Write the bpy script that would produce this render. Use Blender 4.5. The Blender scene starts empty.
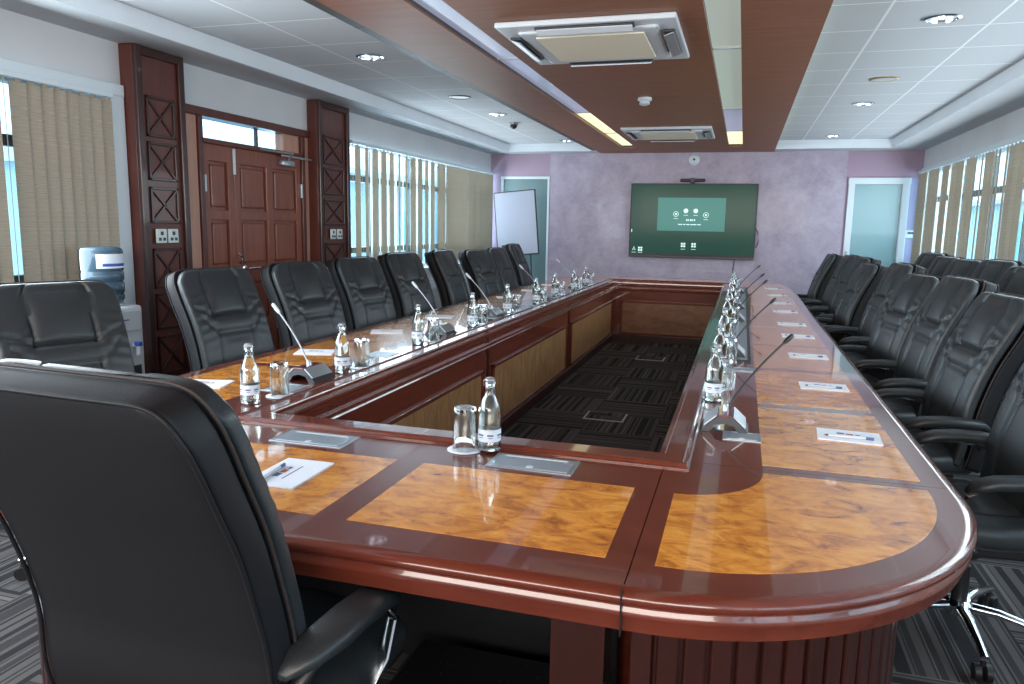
import bpy, bmesh, math, random
from mathutils import Vector, Matrix
random.seed(7)
S = bpy.context.scene
C = S.collection
PI = math.pi

# ------------------------------------------------------------------ camera
CAM_H = 1.4
cd = bpy.data.cameras.new('camera'); cd.sensor_width = 36; cd.lens = 750.243/1024*36
cd.clip_start = .05; cd.clip_end = 300
cam = bpy.data.objects.new('camera', cd); C.objects.link(cam)
yaw, pit, rol = 0.29371755, 0.15429761, -0.0186339
fw = Vector((-math.sin(yaw)*math.cos(pit), math.cos(yaw)*math.cos(pit), -math.sin(pit)))
rt = Vector((math.cos(yaw), math.sin(yaw), 0)); dn = fw.cross(rt)
r2 = rt*math.cos(rol)+dn*math.sin(rol); d2 = -rt*math.sin(rol)+dn*math.cos(rol)
Mx = Matrix((r2, -d2, -fw)).transposed().to_4x4(); Mx.translation = (0, 0, CAM_H)
cam.matrix_world = Mx
S.camera = cam

# ------------------------------------------------------------------ world, sun, area lights, exposure
S.view_settings.view_transform = 'Standard'; S.view_settings.look = 'None'
S.view_settings.exposure = 0.15; S.view_settings.gamma = 1; S.view_settings.use_curve_mapping = False
w = bpy.data.worlds.new('sky'); S.world = w; w.use_nodes = True
bg = w.node_tree.nodes['Background']; bg.inputs[0].default_value = (.75, .91, 1, 1); bg.inputs[1].default_value = 3.2

def area(name, loc, rot, sx, sy, power, col):
    l = bpy.data.lights.new(name, 'AREA'); l.shape = 'RECTANGLE'; l.size = sx; l.size_y = sy
    l.energy = power; l.color = col
    o = bpy.data.objects.new(name, l); C.objects.link(o); o.location = loc; o.rotation_euler = rot
    return o
DAY = (.80, .92, 1)
# daylight just inside each window bank (left bank near, left bank far, right bank)
area('daylight_left_far', (-4.3, 8.6, 1.9), (0, -PI/2+.25, 0), 1.6, 4.6, 320, DAY)
area('daylight_left_blind', (-3.5, 8.9, 1.7), (0, -PI/2, 0), 1.0, 4.0, 42, DAY)
area('daylight_left_near', (-3.5, 1.0, 1.6), (0, -PI/2, 0), 1.1, 4.6, 175, DAY)
area('daylight_right', (2.9, 6.2, 2.0), (0, PI/2-.25, 0), 1.6, 9.0, 420, DAY)
area('daylight_right_blind', (1.98, 6.4, 1.75), (0, PI/2, 0), .8, 8.6, 85, DAY)
area('rear_fill', (-.8, -2.7, 1.95), (PI/2+.32, 0, 0), 5.2, 1.3, 215, (1, .91, .82))  # added warm fill behind the camera, brightens the foreground and ceiling

# ------------------------------------------------------------------ materials
def mat(name, col=(.5, .5, .5), rough=.5, metal=0, coat=0, emit=None, es=1, trans=0, ior=1.45, spec=.5):
    m = bpy.data.materials.new(name); m.use_nodes = True
    b = m.node_tree.nodes['Principled BSDF']
    b.inputs['Base Color'].default_value = (*col, 1); b.inputs['Roughness'].default_value = rough
    b.inputs['Metallic'].default_value = metal; b.inputs['Coat Weight'].default_value = coat
    b.inputs['Coat Roughness'].default_value = .04
    b.inputs['Transmission Weight'].default_value = trans; b.inputs['IOR'].default_value = ior
    b.inputs['Specular IOR Level'].default_value = spec
    if emit: b.inputs['Emission Color'].default_value = (*emit, 1); b.inputs['Emission Strength'].default_value = es
    return m
def nd(m, t, **k):
    n = m.node_tree.nodes.new(t)
    for a, v in k.items(): setattr(n, a, v)
    return n
def lk(m, a, b): m.node_tree.links.new(a, b)
def bsdf(m): return m.node_tree.nodes['Principled BSDF']
def ramp(m, stops):
    r = nd(m, 'ShaderNodeValToRGB'); e = r.color_ramp.elements
    while len(e) < len(stops): e.new(.5)
    for i, (p, c) in enumerate(stops): e[i].position = p; e[i].color = (*c, 1)
    return r
def coords(m, scale=(1, 1, 1), rot=(0, 0, 0)):
    t = nd(m, 'ShaderNodeTexCoord'); mp = nd(m, 'ShaderNodeMapping')
    mp.inputs['Scale'].default_value = scale; mp.inputs['Rotation'].default_value = rot
    lk(m, t.outputs['Object'], mp.inputs['Vector']); return mp.outputs['Vector']
def noise(m, vec, scale, detail=4, rough=.55, dist=0):
    n = nd(m, 'ShaderNodeTexNoise'); n.inputs['Scale'].default_value = scale; n.inputs['Detail'].default_value = detail
    n.inputs['Roughness'].default_value = rough; n.inputs['Distortion'].default_value = dist
    lk(m, vec, n.inputs['Vector']); return n.outputs['Fac']
def bump(m, fac, strength=.2, dist=.01):
    b = nd(m, 'ShaderNodeBump'); b.inputs['Strength'].default_value = strength; b.inputs['Distance'].default_value = dist
    lk(m, fac, b.inputs['Height']); lk(m, b.outputs['Normal'], bsdf(m).inputs['Normal'])
def textured(name, stops, scale, nscale, rough=.4, coat=0, detail=5, dist=0, bmp=0, nr=.55, **k):
    m = mat(name, rough=rough, coat=coat, **k)
    v = coords(m, scale); f = noise(m, v, nscale, detail, nr, dist)
    r = ramp(m, stops); lk(m, f, r.inputs['Fac']); lk(m, r.outputs['Color'], bsdf(m).inputs['Base Color'])
    if bmp: bump(m, f, bmp)
    return m
M = {}
M['mahogany_y'] = textured('mahogany_along', [(.3, (.105, .020, .011)), (.7, (.165, .033, .018))], (9, 1, 9), 3, .22, .9)
M['mahogany_x'] = textured('mahogany_across', [(.3, (.105, .020, .011)), (.7, (.165, .033, .018))], (1, 9, 9), 3, .22, .9)
M['mahogany_dark'] = textured('mahogany_upright', [(.3, (.028, .008, .006)), (.7, (.046, .012, .009))], (12, 12, 1), 3, .35, .25)
M['burl'] = textured('burl_inlay', [(.33, (.26, .07, .012)), (.43, (.52, .17, .022)), (.53, (.74, .28, .036)), (.68, (.86, .42, .08))], (.75, 1.3, 1), 13, .25, .9, 9, .9, nr=.72)
M['burl_fascia'] = textured('burl_fascia', [(.3, (.16, .078, .030)), (.5, (.27, .135, .055)), (.7, (.38, .21, .09))], (3, 3, 1), 6, .4, .3, 8, .6, nr=.65)
M['burl_far'] = textured('burl_far_fascia', [(.3, (.15, .055, .025)), (.5, (.22, .085, .04)), (.7, (.28, .12, .06))], (1, 3, 3), 6, .4, .3, 8, .6, nr=.65)
M['pillar'] = textured('pillar_wood', [(.3, (.075, .018, .012)), (.7, (.12, .03, .02))], (8, 8, 1), 3, .4, .2)
M['door'] = textured('door_wood', [(.3, (.17, .048, .028)), (.7, (.25, .075, .045))], (9, 9, 1), 3, .4, .2)
M['jamb'] = textured('pale_jamb_wood', [(.3, (.42, .21, .15)), (.7, (.52, .28, .2))], (9, 9, .8), 3, .45)
M['bulkhead'] = textured('bulkhead_veneer', [(.3, (.215, .083, .042)), (.7, (.29, .115, .058))], (1, 9, 9), 2.5, .5)
M['bulk_side'] = mat('bulkhead_edge', (.055, .05, .045), .5)
M['leather'] = textured('black_leather', [(.3, (.018, .022, .025)), (.7, (.026, .031, .035))], (1, 1, 1), 260, .38, 0, 3, bmp=.08, spec=.55)
M['leather_back'] = textured('black_leather_back', [(.3, (.007, .007, .009)), (.7, (.010, .010, .012))], (1, 1, 1), 320, .55, 0, 3, bmp=.08, spec=.35)
M['piping'] = mat('brown_piping', (.028, .021, .020), .6)
M['black'] = mat('black_plastic', (.015, .015, .017), .4)
M['chrome'] = mat('chrome', (.75, .8, .85), .12, 1)
M['silver'] = mat('brushed_silver', (.42, .46, .5), .32, .75)
M['plate'] = mat('hatch_aluminium', (.36, .42, .48), .35, .55)
M['dark_metal'] = mat('dark_metal', (.06, .062, .068), .4, .6)
M['burgundy'] = mat('burgundy_lacquer', (.14, .015, .02), .2, 0, .6)
M['white'] = mat('white_plastic', (.62, .66, .7), .35)
M['offwhite'] = mat('cream_grille', (.78, .70, .54), .6)
M['paper'] = mat('white_card', (.78, .81, .88), .7)
M['print_blue'] = mat('blue_print', (.1, .14, .3), .6)
M['print_red'] = mat('red_print', (.4, .1, .06), .6)
M['red'] = mat('red_tap', (.6, .03, .02), .4)
M['blue'] = mat('blue_tap', (.03, .08, .4), .4)
M['frame_white'] = mat('painted_frame', (.62, .68, .72), .45)
M['frame_grey'] = mat('window_mullion', (.05, .06, .07), .45)
M['socket'] = mat('socket_plate', (.6, .68, .66), .4)
M['brass'] = mat('brass', (.6, .42, .15), .35, 1)

def glassy(name, col=(1, 1, 1), rough=0, ior=1.45):
    m = mat(name, col, rough, trans=1, ior=ior); return m
M['glass'] = glassy('clear_glass', (.93, .98, .98))
M['water'] = glassy('water', (.95, 1, .99), 0, 1.33)
M['bluejug'] = mat('blue_tinted_plastic', (.10, .17, .24), .12, trans=.45, ior=1.4)
def pane_mat():
    m = bpy.data.materials.new('window_glass'); m.use_nodes = True; nt = m.node_tree
    for n in list(nt.nodes):
        if n.type == 'BSDF_PRINCIPLED': nt.nodes.remove(n)
    o = nt.nodes['Material Output']; t = nd(m, 'ShaderNodeBsdfTransparent'); t.inputs[0].default_value = (.80, .93, 1, 1)
    g = nd(m, 'ShaderNodeBsdfGlossy'); g.inputs['Roughness'].default_value = .02
    x = nd(m, 'ShaderNodeMixShader'); x.inputs[0].default_value = .07
    lk(m, t.outputs[0], x.inputs[1]); lk(m, g.outputs[0], x.inputs[2]); lk(m, x.outputs[0], o.inputs['Surface']); return m
M['pane'] = pane_mat()

def paint(name, col, v=.03, rough=.7):
    c0 = tuple(c*(1-v) for c in col); c1 = tuple(c*(1+v) for c in col)
    return textured(name, [(.35, c0), (.65, c1)], (1, 1, 1), 2.2, rough)
M['wall'] = paint('wall_paint', (.60, .61, .63))
M['soffit'] = paint('soffit_paint', (.50, .53, .56))
M['riser'] = paint('tray_riser_paint', (.74, .79, .84))
M['pinkflat'] = paint('mauve_paint', (.36, .26, .34))
M['violet'] = paint('violet_reveal_paint', (.34, .34, .5))
M['ext'] = paint('outside_render', (.55, .75, .85))
M['ground'] = paint('outside_ground', (.3, .33, .33))
M['teal_door'] = mat('grey_green_door', (.115, .185, .195), .35)
M['teal_glass'] = mat('frosted_teal_glass', (.22, .37, .40), .25, 0, .3)

def pink():
    m = mat('pink_textured_plaster', rough=.38, coat=.12)
    v = coords(m, (1, 1, 1)); f = noise(m, v, 3, 10, .75, .2); f2 = noise(m, coords(m, (1, 1, 2.2)), 24, 6, .7)
    mx = nd(m, 'ShaderNodeMath', operation='MULTIPLY_ADD'); lk(m, f2, mx.inputs[0]); mx.inputs[1].default_value = .35; lk(m, f, mx.inputs[2])
    r = ramp(m, [(.42, (.24, .20, .26)), (.62, (.36, .30, .385)), (.86, (.46, .40, .49))])
    lk(m, mx.outputs[0], r.inputs['Fac']); lk(m, r.outputs['Color'], bsdf(m).inputs['Base Color'])
    bump(m, mx.outputs[0], .25, .02); return m
M['pink'] = pink()

def tile(TY0):
    m = mat('ceiling_tile', rough=.85)
    t = nd(m, 'ShaderNodeTexCoord'); sp = nd(m, 'ShaderNodeSeparateXYZ'); lk(m, t.outputs['Object'], sp.inputs[0])
    outs = []
    for ax, off, per in (('X', TX0, TPX), ('Y', TY0, TPY)):
        a = nd(m, 'ShaderNodeMath', operation='SUBTRACT'); lk(m, sp.outputs[ax], a.inputs[0]); a.inputs[1].default_value = off
        d = nd(m, 'ShaderNodeMath', operation='DIVIDE'); lk(m, a.outputs[0], d.inputs[0]); d.inputs[1].default_value = per
        p = nd(m, 'ShaderNodeMath', operation='PINGPONG'); lk(m, d.outputs[0], p.inputs[0]); p.inputs[1].default_value = .5
        l = nd(m, 'ShaderNodeMath', operation='LESS_THAN'); lk(m, p.outputs[0], l.inputs[0]); l.inputs[1].default_value = .013
        outs.append(l.outputs[0])
    g = nd(m, 'ShaderNodeMath', operation='MAXIMUM'); lk(m, outs[0], g.inputs[0]); lk(m, outs[1], g.inputs[1])
    mx = nd(m, 'ShaderNodeMix', data_type='RGBA'); lk(m, g.outputs[0], mx.inputs[0])
    mx.inputs[6].default_value = (.56, .59, .62, 1); mx.inputs[7].default_value = (.85, .87, .9, 1)
    lk(m, mx.outputs[2], bsdf(m).inputs['Base Color']); bump(m, g.outputs[0], .6, .01); return m
TX0, TPX, TPY = .66, .577, .571
M['tile'] = tile(.43); M['tile_left'] = tile(.05)

def carpet():
    m = mat('striped_carpet_tiles', rough=.95, spec=.1)
    t = nd(m, 'ShaderNodeTexCoord'); sp = nd(m, 'ShaderNodeSeparateXYZ'); lk(m, t.outputs['Object'], sp.inputs[0])
    def math_(op, a, b=None, c=None):
        n = nd(m, 'ShaderNodeMath', operation=op)
        for i, q in enumerate((a, b, c)):
            if q is None: continue
            if isinstance(q, (int, float)): n.inputs[i].default_value = q
            else: lk(m, q, n.inputs[i])
        return n.outputs[0]
    T = .5
    fx = math_('FLOOR', math_('DIVIDE', sp.outputs['X'], T)); fy = math_('FLOOR', math_('DIVIDE', sp.outputs['Y'], T))
    par = math_('PINGPONG', math_('ADD', fx, fy), 1.0)
    par = math_('GREATER_THAN', math_('ABSOLUTE', par), .5)
    mx = nd(m, 'ShaderNodeMix', data_type='FLOAT'); lk(m, par, mx.inputs[0]); lk(m, sp.outputs['X'], mx.inputs[2]); lk(m, sp.outputs['Y'], mx.inputs[3])
    off = math_('ADD', math_('MULTIPLY', fx, 7.3), math_('MULTIPLY', fy, 3.1))
    cv = nd(m, 'ShaderNodeCombineXYZ'); lk(m, math_('ADD', mx.outputs[0], off), cv.inputs[0])
    n = nd(m, 'ShaderNodeTexNoise'); n.inputs['Scale'].default_value = 17; n.inputs['Detail'].default_value = 2; lk(m, cv.outputs[0], n.inputs['Vector'])
    r = ramp(m, [(.40, (.032, .030, .033)), (.47, (.105, .098, .098)), (.53, (.050, .047, .049)), (.60, (.15, .14, .135))]); r.color_ramp.interpolation = 'CONSTANT'
    lk(m, n.outputs['Fac'], r.inputs['Fac'])
    lk(m, r.outputs['Color'], bsdf(m).inputs['Base Color'])
    bump(m, noise(m, coords(m), 260, 2), .5, .004); return m
M['carpet'] = carpet()

def fabric():
    m = bpy.data.materials.new('blind_fabric'); m.use_nodes = True; nt = m.node_tree
    b = bsdf(m); o = nt.nodes['Material Output']
    v = coords(m, (2, 2, 60)); f = noise(m, v, 3, 3)
    r = ramp(m, [(.35, (.42, .35, .275)), (.65, (.55, .47, .38))]); lk(m, f, r.inputs['Fac'])
    lk(m, r.outputs['Color'], b.inputs['Base Color']); b.inputs['Roughness'].default_value = .85
    tr = nd(m, 'ShaderNodeBsdfTranslucent'); lk(m, r.outputs['Color'], tr.inputs[0])
    x = nd(m, 'ShaderNodeMixShader'); x.inputs[0].default_value = .35
    lk(m, b.outputs[0], x.inputs[1]); lk(m, tr.outputs[0], x.inputs[2]); lk(m, x.outputs[0], o.inputs['Surface']); return m
M['fabric'] = fabric()
M['screen'] = mat('screen_dark', (.01, .02, .018), .12, emit=(.016, .062, .044), es=.8, spec=.12)
M['popup'] = mat('screen_panel', (.02, .05, .05), .15, emit=(.075, .27, .235), es=.75, spec=.1)
M['icon'] = mat('screen_icon', (.2, .3, .3), .2, emit=(.6, .85, .82), es=.9)
M['lamp'] = mat('lamp_glow', (.8, .8, .8), .3, emit=(.8, .83, 1), es=2.5)
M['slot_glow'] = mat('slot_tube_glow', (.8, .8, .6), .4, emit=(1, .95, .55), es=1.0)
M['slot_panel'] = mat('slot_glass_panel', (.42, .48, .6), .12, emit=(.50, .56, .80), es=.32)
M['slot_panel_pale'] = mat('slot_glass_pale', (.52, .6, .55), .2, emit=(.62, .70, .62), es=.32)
M['label'] = mat('bottle_label', (.72, .78, .85), .6)
M['roof'] = mat('outside_roof', (.7, .72, .72), .6)
M['bluewall'] = mat('outside_blue_cladding', (.15, .55, .75), .5)

# ------------------------------------------------------------------ mesh helpers
class MB:
    def __init__(s): s.bm = bmesh.new()
    def _xf(s, vs, m):
        if m is not None: bmesh.ops.transform(s.bm, matrix=m, verts=vs)
    def box(s, x0, x1, y0, y1, z0, z1, bev=0, m=None, seg=2):
        g = bmesh.ops.create_cube(s.bm, size=1); vs = g['verts']
        for v in vs: v.co = Vector((x0+(v.co.x+.5)*(x1-x0), y0+(v.co.y+.5)*(y1-y0), z0+(v.co.z+.5)*(z1-z0)))
        if bev:
            es = list({e for v in vs for e in v.link_edges})
            r = bmesh.ops.bevel(s.bm, geom=es, offset=bev, segments=seg, affect='EDGES', profile=.5)
            vs = list({v for f in r['faces'] for v in f.verts} | {v for v in vs if v.is_valid})
        s._xf(vs, m); return s
    def lathe(s, prof, seg=24, m=None, cap=True):
        rings = []
        for r, z in prof:
            rings.append([s.bm.verts.new((r*math.cos(2*PI*i/seg), r*math.sin(2*PI*i/seg), z)) for i in range(seg)])
        for a, b in zip(rings, rings[1:]):
            for i in range(seg):
                j = (i+1) % seg; s.bm.faces.new((a[i], a[j], b[j], b[i]))
        if cap:
            s.bm.faces.new(rings[0][::-1]); s.bm.faces.new(rings[-1])
        s._xf([v for r in rings for v in r], m); return s
    def cyl(s, p0, p1, r, seg=14, r1=None):
        p0, p1 = Vector(p0), Vector(p1); d = p1-p0
        m = Matrix.Translation(p0) @ d.to_track_quat('Z', 'Y').to_matrix().to_4x4()
        return s.lathe([(r, 0), (r if r1 is None else r1, d.length)], seg, m)
    def tube(s, pts, r, seg=8, closed=False, flat=None):
        pts = [Vector(p) for p in pts]; n = len(pts); rings = []
        rr = r if isinstance(r, (list, tuple)) else [r]*n
        up = Vector((0, 0, 1))
        for i, p in enumerate(pts):
            t = (pts[(i+1) % n]-pts[i-1]) if closed else (pts[min(i+1, n-1)]-pts[max(i-1, 0)])
            t.normalize(); a = t.cross(up)
            if a.length < .05: a = t.cross(Vector((0, 1, 0)))
            a.normalize(); b = a.cross(t)
            fa, fb = (flat if flat else (1, 1))
            rings.append([s.bm.verts.new(p+a*(rr[i]*fa*math.cos(2*PI*k/seg))+b*(rr[i]*fb*math.sin(2*PI*k/seg))) for k in range(seg)])
        for i in range(n if closed else n-1):
            A, B = rings[i], rings[(i+1) % n]
            for k in range(seg):
                j = (k+1) % seg; s.bm.faces.new((A[k], A[j], B[j], B[k]))
        if not closed: s.bm.faces.new(rings[0][::-1]); s.bm.faces.new(rings[-1])
        return s
    def prism(s, poly, z0, z1, m=None, bev=0):          # polygon in xy extruded along z
        a = [s.bm.verts.new((x, y, z0)) for x, y in poly]; b = [s.bm.verts.new((x, y, z1)) for x, y in poly]
        n = len(poly)
        for i in range(n):
            j = (i+1) % n; s.bm.faces.new((a[i], a[j], b[j], b[i]))
        s.bm.faces.new(a[::-1]); top = s.bm.faces.new(b)
        vs = a+b
        if bev:
            r = bmesh.ops.bevel(s.bm, geom=list(top.edges), offset=bev, segments=2, affect='EDGES', profile=.5)
            vs = list({v for f in r['faces'] for v in f.verts} | {v for v in vs if v.is_valid})
        s._xf(vs, m); return s
    def loft(s, rings, cap=True):
        R = [[s.bm.verts.new(p) for p in r] for r in rings]; n = len(R[0])
        for a, b in zip(R, R[1:]):
            for k in range(n):
                j = (k+1) % n; s.bm.faces.new((a[k], a[j], b[j], b[k]))
        if cap: s.bm.faces.new(R[0][::-1]); s.bm.faces.new(R[-1])
        return s
    def build(s, name, m, parent=None, smooth=None, loc=None):
        bmesh.ops.recalc_face_normals(s.bm, faces=s.bm.faces)
        me = bpy.data.meshes.new(name); s.bm.to_mesh(me); s.bm.free()
        me.materials.append(m if not isinstance(m, str) else M[m])
        if smooth is not None:
            me.polygons.foreach_set('use_smooth', [True]*len(me.polygons)); me.set_sharp_from_angle(angle=math.radians(smooth))
        o = bpy.data.objects.new(name, me); C.objects.link(o)
        if parent is not None: o.parent = parent
        if loc is not None: o.location = loc
        return o
def thing(name, label, cat, loc=(0, 0, 0), rz=0, group=None):
    o = bpy.data.objects.new(name, None); C.objects.link(o); o.empty_display_size = .1
    o.location = loc; o.rotation_euler = (0, 0, rz); o['label'] = label; o['category'] = cat
    if group: o['group'] = group
    return o
def tag(o, label, cat, group=None):
    o['label'] = label; o['category'] = cat
    if group: o['group'] = group
    return o
def struct(o): o['kind'] = 'structure'; return o
KIDS = {}
def kids(o):
    return [c for c in bpy.data.objects if c.parent == o]
def copy_tree(o, parent=None, cache=None):
    if cache is None:
        cache = {}
        for c in bpy.data.objects:
            if c.parent: cache.setdefault(c.parent.name, []).append(c)
    c = o.copy(); C.objects.link(c)
    if parent is not None: c.parent = parent
    for ch in cache.get(o.name, []): copy_tree(ch, c, cache)
    return c
ORD = ['first', 'second', 'third', 'fourth', 'fifth', 'sixth', 'seventh', 'eighth', 'ninth', 'tenth']
TR = Matrix.Translation
def RX(a): return Matrix.Rotation(a, 4, 'X')
def RY(a): return Matrix.Rotation(a, 4, 'Y')
def RZ(a): return Matrix.Rotation(a, 4, 'Z')

# ------------------------------------------------------------------ room shell
XL, XR, YB, YN = -3.71, 2.16, 11.0, -3.0
ZS, ZT = 2.45, 2.56           # soffit / bulkhead underside, tile ceiling
struct(MB().box(XL-.2, XR+.2, YN-.2, YB+.2, -.1, 0).build('floor', 'carpet'))
WL = MB()   # left wall with two window holes and the door hole
def wall_with_holes(b, x0, x1, y0, y1, z0, z1, holes):
    ys = sorted({y0, y1, *[h[0] for h in holes], *[h[1] for h in holes]})
    for a, c in zip(ys, ys[1:]):
        hs = [h for h in holes if h[0] <= a and h[1] >= c]
        if not hs: b.box(x0, x1, a, c, z0, z1)
        else:
            h = hs[0]
            if h[2] > z0: b.box(x0, x1, a, c, z0, h[2])
            if h[3] < z1: b.box(x0, x1, a, c, h[3], z1)
WIN1 = (-2.6, 3.84, .55, 2.15); DOOR = (4.28, 5.96, 0, 2.18); WIN2 = (6.60, 10.97, .87, 2.19)
wall_with_holes(WL, XL-.18, XL, YN, YB, 0, 2.75, [WIN1, DOOR, WIN2]); struct(WL.build('wall_left', 'wall'))
WINR = (-2.6, 10.9, .80, 2.19)
WR = MB(); wall_with_holes(WR, XR, XR+.18, YN, YB, 0, 2.75, [WINR]); struct(WR.build('wall_right', 'wall'))
# back wall: textured centre, flat mauve beside it
bk = MB().box(-2.79, 1.26, YB, YB+.18, 0, 2.75).build('wall_back', 'pink'); struct(bk)
b = MB(); b.box(1.26, XR+.18, YB+.012, YB+.18, 2.10, 2.75); b.box(1.26, 1.29, YB+.012, YB+.18, 0, 2.10)
b.box(XL-.18, -2.79, YB+.005, YB+.18, 2.12, 2.75); b.box(XL-.18, -3.53, YB+.005, YB+.18, 0, 2.12)
struct(b.build('wall_back_sides', 'pinkflat'))
struct(MB().box(2.03, XR+.18, YB+.012, YB+.18, 0, 2.10).build('wall_back_reveal', 'violet'))
struct(MB().box(XL-.2, XR+.2, YN-.18, YN, 0, 2.75).build('wall_near', 'wall'))
# ceiling: recessed tile field, soffit ring, riser
struct(MB().box(-.85, XR, YN, YB, ZT, ZT+.1).build('ceiling_right', 'tile'))
struct(MB().box(XL, -.85, YN, YB, ZT, ZT+.1).build('ceiling_left', 'tile_left'))
SX0, SX1, SY1 = -3.33, 1.72, 10.66
s_ = MB(); s_.box(XL, SX0, YN, YB, ZS, ZT); s_.box(SX1, XR, YN, YB, ZS, ZT); s_.box(SX0, SX1, SY1, YB, ZS, ZT); struct(s_.build('ceiling_soffit', 'soffit'))
s_ = MB(); s_.box(SX0, SX0+.006, YN, SY1, ZS+.002, ZT); s_.box(SX1-.006, SX1, YN, SY1, ZS+.002, ZT); s_.box(SX0, SX1, SY1-.006, SY1, ZS+.002, ZT)
struct(s_.build('trim_1', 'riser'))
# skirting
s_ = MB(); s_.box(-2.79, 1.26, YB-.015, YB, 0, .1, .004); struct(s_.build('baseboard_back', 'frame_white'))
s_ = MB(); s_.box(XL, XL+.015, 6.6, YB, 0, .1, .004); s_.box(XL, XL+.015, YN, 3.87, 0, .1, .004); struct(s_.build('baseboard_left', 'frame_white'))
s_ = MB(); s_.box(XR-.015, XR, YN, YB, 0, .1, .004); struct(s_.build('baseboard_right', 'frame_white'))

# windows
def window(n, x, side, h, mull, zt, bars=()):
    y0, y1, z0, z1 = h
    root = struct(bpy.data.objects.new('window_%d' % n, None)); C.objects.link(root); root.location = (x, 0, 0)
    d = .14*side
    xa, xb = sorted((d*.45, d*.9))
    f = MB(); f.box(xa, xb, y0, y1, z0, z0+.05, .005); f.box(xa, xb, y0, y1, z1-.05, z1, .005)
    f.box(xa, xb, y0, y0+.05, z0, z1, .005); f.box(xa, xb, y1-.05, y1, z0, z1, .005)
    f.build('window_frame', 'frame_white', root)
    f = MB()
    for y in mull: f.box(xa, xb, y-.025, y+.025, z0+.05, z1-.05, .004)
    for z in (zt,)+tuple(bars): f.box(xa, xb, y0+.05, y1-.05, z-.03, z+.03, .004)
    f.build('mullion', 'frame_grey' if side < 0 else 'frame_grey', root)
    xm = (xa+xb)/2
    MB().box(xm-.003, xm+.003, y0+.03, y1-.03, z0+.03, z1-.03).build('window_pane', 'pane', root)
    xs = sorted((0 - side*.05, d*.4))
    MB().box(xs[0], xs[1], y0, y1, z0-.03, z0+.005, .004).build('window_sill', 'frame_white', root)
    return root
window(1, XL, -1, WIN1, [-1.6, -.6, .5, 1.5, 2.55, 3.3], 1.80, (1.05,))
window(2, XL, -1, WIN2, [7.35, 8.25, 9.2, 10.1], 1.84, (1.12,))
window(3, XR, 1, WINR, [-1.5, -.4, .7, 1.8, 2.9, 4.0, 5.1, 6.2, 7.3, 8.4, 9.5], 1.81, (1.1,))
# white casing at the near left window, beside the pillar
t_ = MB(); t_.box(XL, XL+.03, 3.76, 3.865, .5, 2.2, .006); t_.box(XL, XL+.035, YN+.1, 3.865, 2.13, 2.2, .006); t_.box(XL, XL+.015, 3.72, 3.76, .55, 2.13, .004)
struct(t_.build('trim_2', 'frame_white'))
t_ = MB(); t_.box(XR-.03, XR, YN+.1, 10.93, 2.17, 2.215, .006); struct(t_.build('trim_3', 'frame_white'))

# panel for the conduit behind the far left chairs (pale band under window)
struct(MB().box(XL, XL+.06, 6.6, YB-.02, .60, .70, .008).build('trim_4', 'frame_white'))

# entrance door (two unequal leaves under a transom)
dr = struct(bpy.data.objects.new('door_1', None)); C.objects.link(dr); dr.location = (XL, 0, 0)
f = MB(); f.box(-.1, .03, 4.28, 5.96, 2.12, 2.18, .006); f.box(-.08, .02, 4.53, 4.58, 0, 2.12, .004); f.box(-.08, .02, 5.83, 5.88, 0, 2.12, .004)
f.box(-.08, .02, 4.56, 5.86, 1.94, 1.975, .004); f.build('door_frame', 'pillar', dr)
f = MB(); f.box(-.08, .004, 4.28, 4.53, 0, 2.12, .004); f.box(-.08, .004, 5.88, 5.96, 0, 2.12, .004); f.box(-.09, -.01, 5.60, 5.83, 1.975, 2.12, .004); f.build('pale_jamb', 'jamb', dr)
def leaf(name, y0, y1, cols, m='door'):
    o = MB(); o.box(-.06, -.024, y0, y1, .01, 1.94); rows = [(.12, .62), (.74, .93), (1.03, 1.40), (1.48, 1.82)]
    rows = [(.12, .52), (.62, .92), (1.05, 1.40), (1.47, 1.82)]
    ww = (y1-y0-.10-.09*(cols-1))/cols
    # stiles and rails proud of the panel ground
    o.box(-.03, 0, y0, y0+.05+.02, .01, 1.94, .004); o.box(-.03, 0, y1-.07, y1, .01, 1.94, .004)
    for a, b_ in [(.01, rows[0][0]), (rows[0][1], rows[1][0]), (rows[1][1], rows[2][0]), (rows[2][1], rows[3][0]), (rows[3][1], 1.94)]:
        o.box(-.03, -.001, y0+.05, y1-.05, a, b_, .004)
    if cols == 2:
        c = (y0+y1)/2; o.box(-.03, -.0005, c-.045, c+.045, .01, 1.94, .004)
    for a, b_ in rows:
        for k in range(cols):
            p0 = y0+.07+k*((y1-y0)/2-.02); p1 = (y1-.07) if cols == 1 else p0+(y1-y0)/2-.12
            o.box(-.028, -.006, p0+.022, p1-.022, a+.022, b_-.022, .012)
    return o.build(name, m, dr)
lf1 = leaf('door_leaf', 4.58, 4.925, 1); lf2 = leaf('door_leaf', 4.93, 5.83, 2)
h_ = MB(); h_.lathe([(.026, 0), (.026, .01), (.012, .014), (.012, .05)], 16, TR((0, 5.01, 1.03)) @ RY(PI/2)); h_.cyl((.045, 5.0, 1.03), (.045, 5.14, 1.03), .009)
h_.lathe([(.022, 0), (.022, .008), (.008, .012)], 16, TR((0, 5.01, .94)) @ RY(PI/2)); h_.build('door_handle', 'chrome', lf2, 40)
MB().tube([(.01, 4.93, 1.15), (.03, 4.94, 1.13), (.03, 4.95, 1.10), (.01, 4.95, 1.07)], .008).build('latch', 'chrome', lf1, 40)
MB().box(0, .012, 4.915, 4.94, 1.74, 1.93, .003).build('bolt', 'white', lf1)
for o_, y in ((lf1, 4.585), (lf2, 5.825)):
    MB().box(0, .02, y-.012, y+.012, 1.60, 1.72, .003).build('hinge', 'silver', o_)
    MB().box(0, .02, y-.012, y+.012, .60, .72, .003).build('hinge', 'silver', o_)
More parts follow.
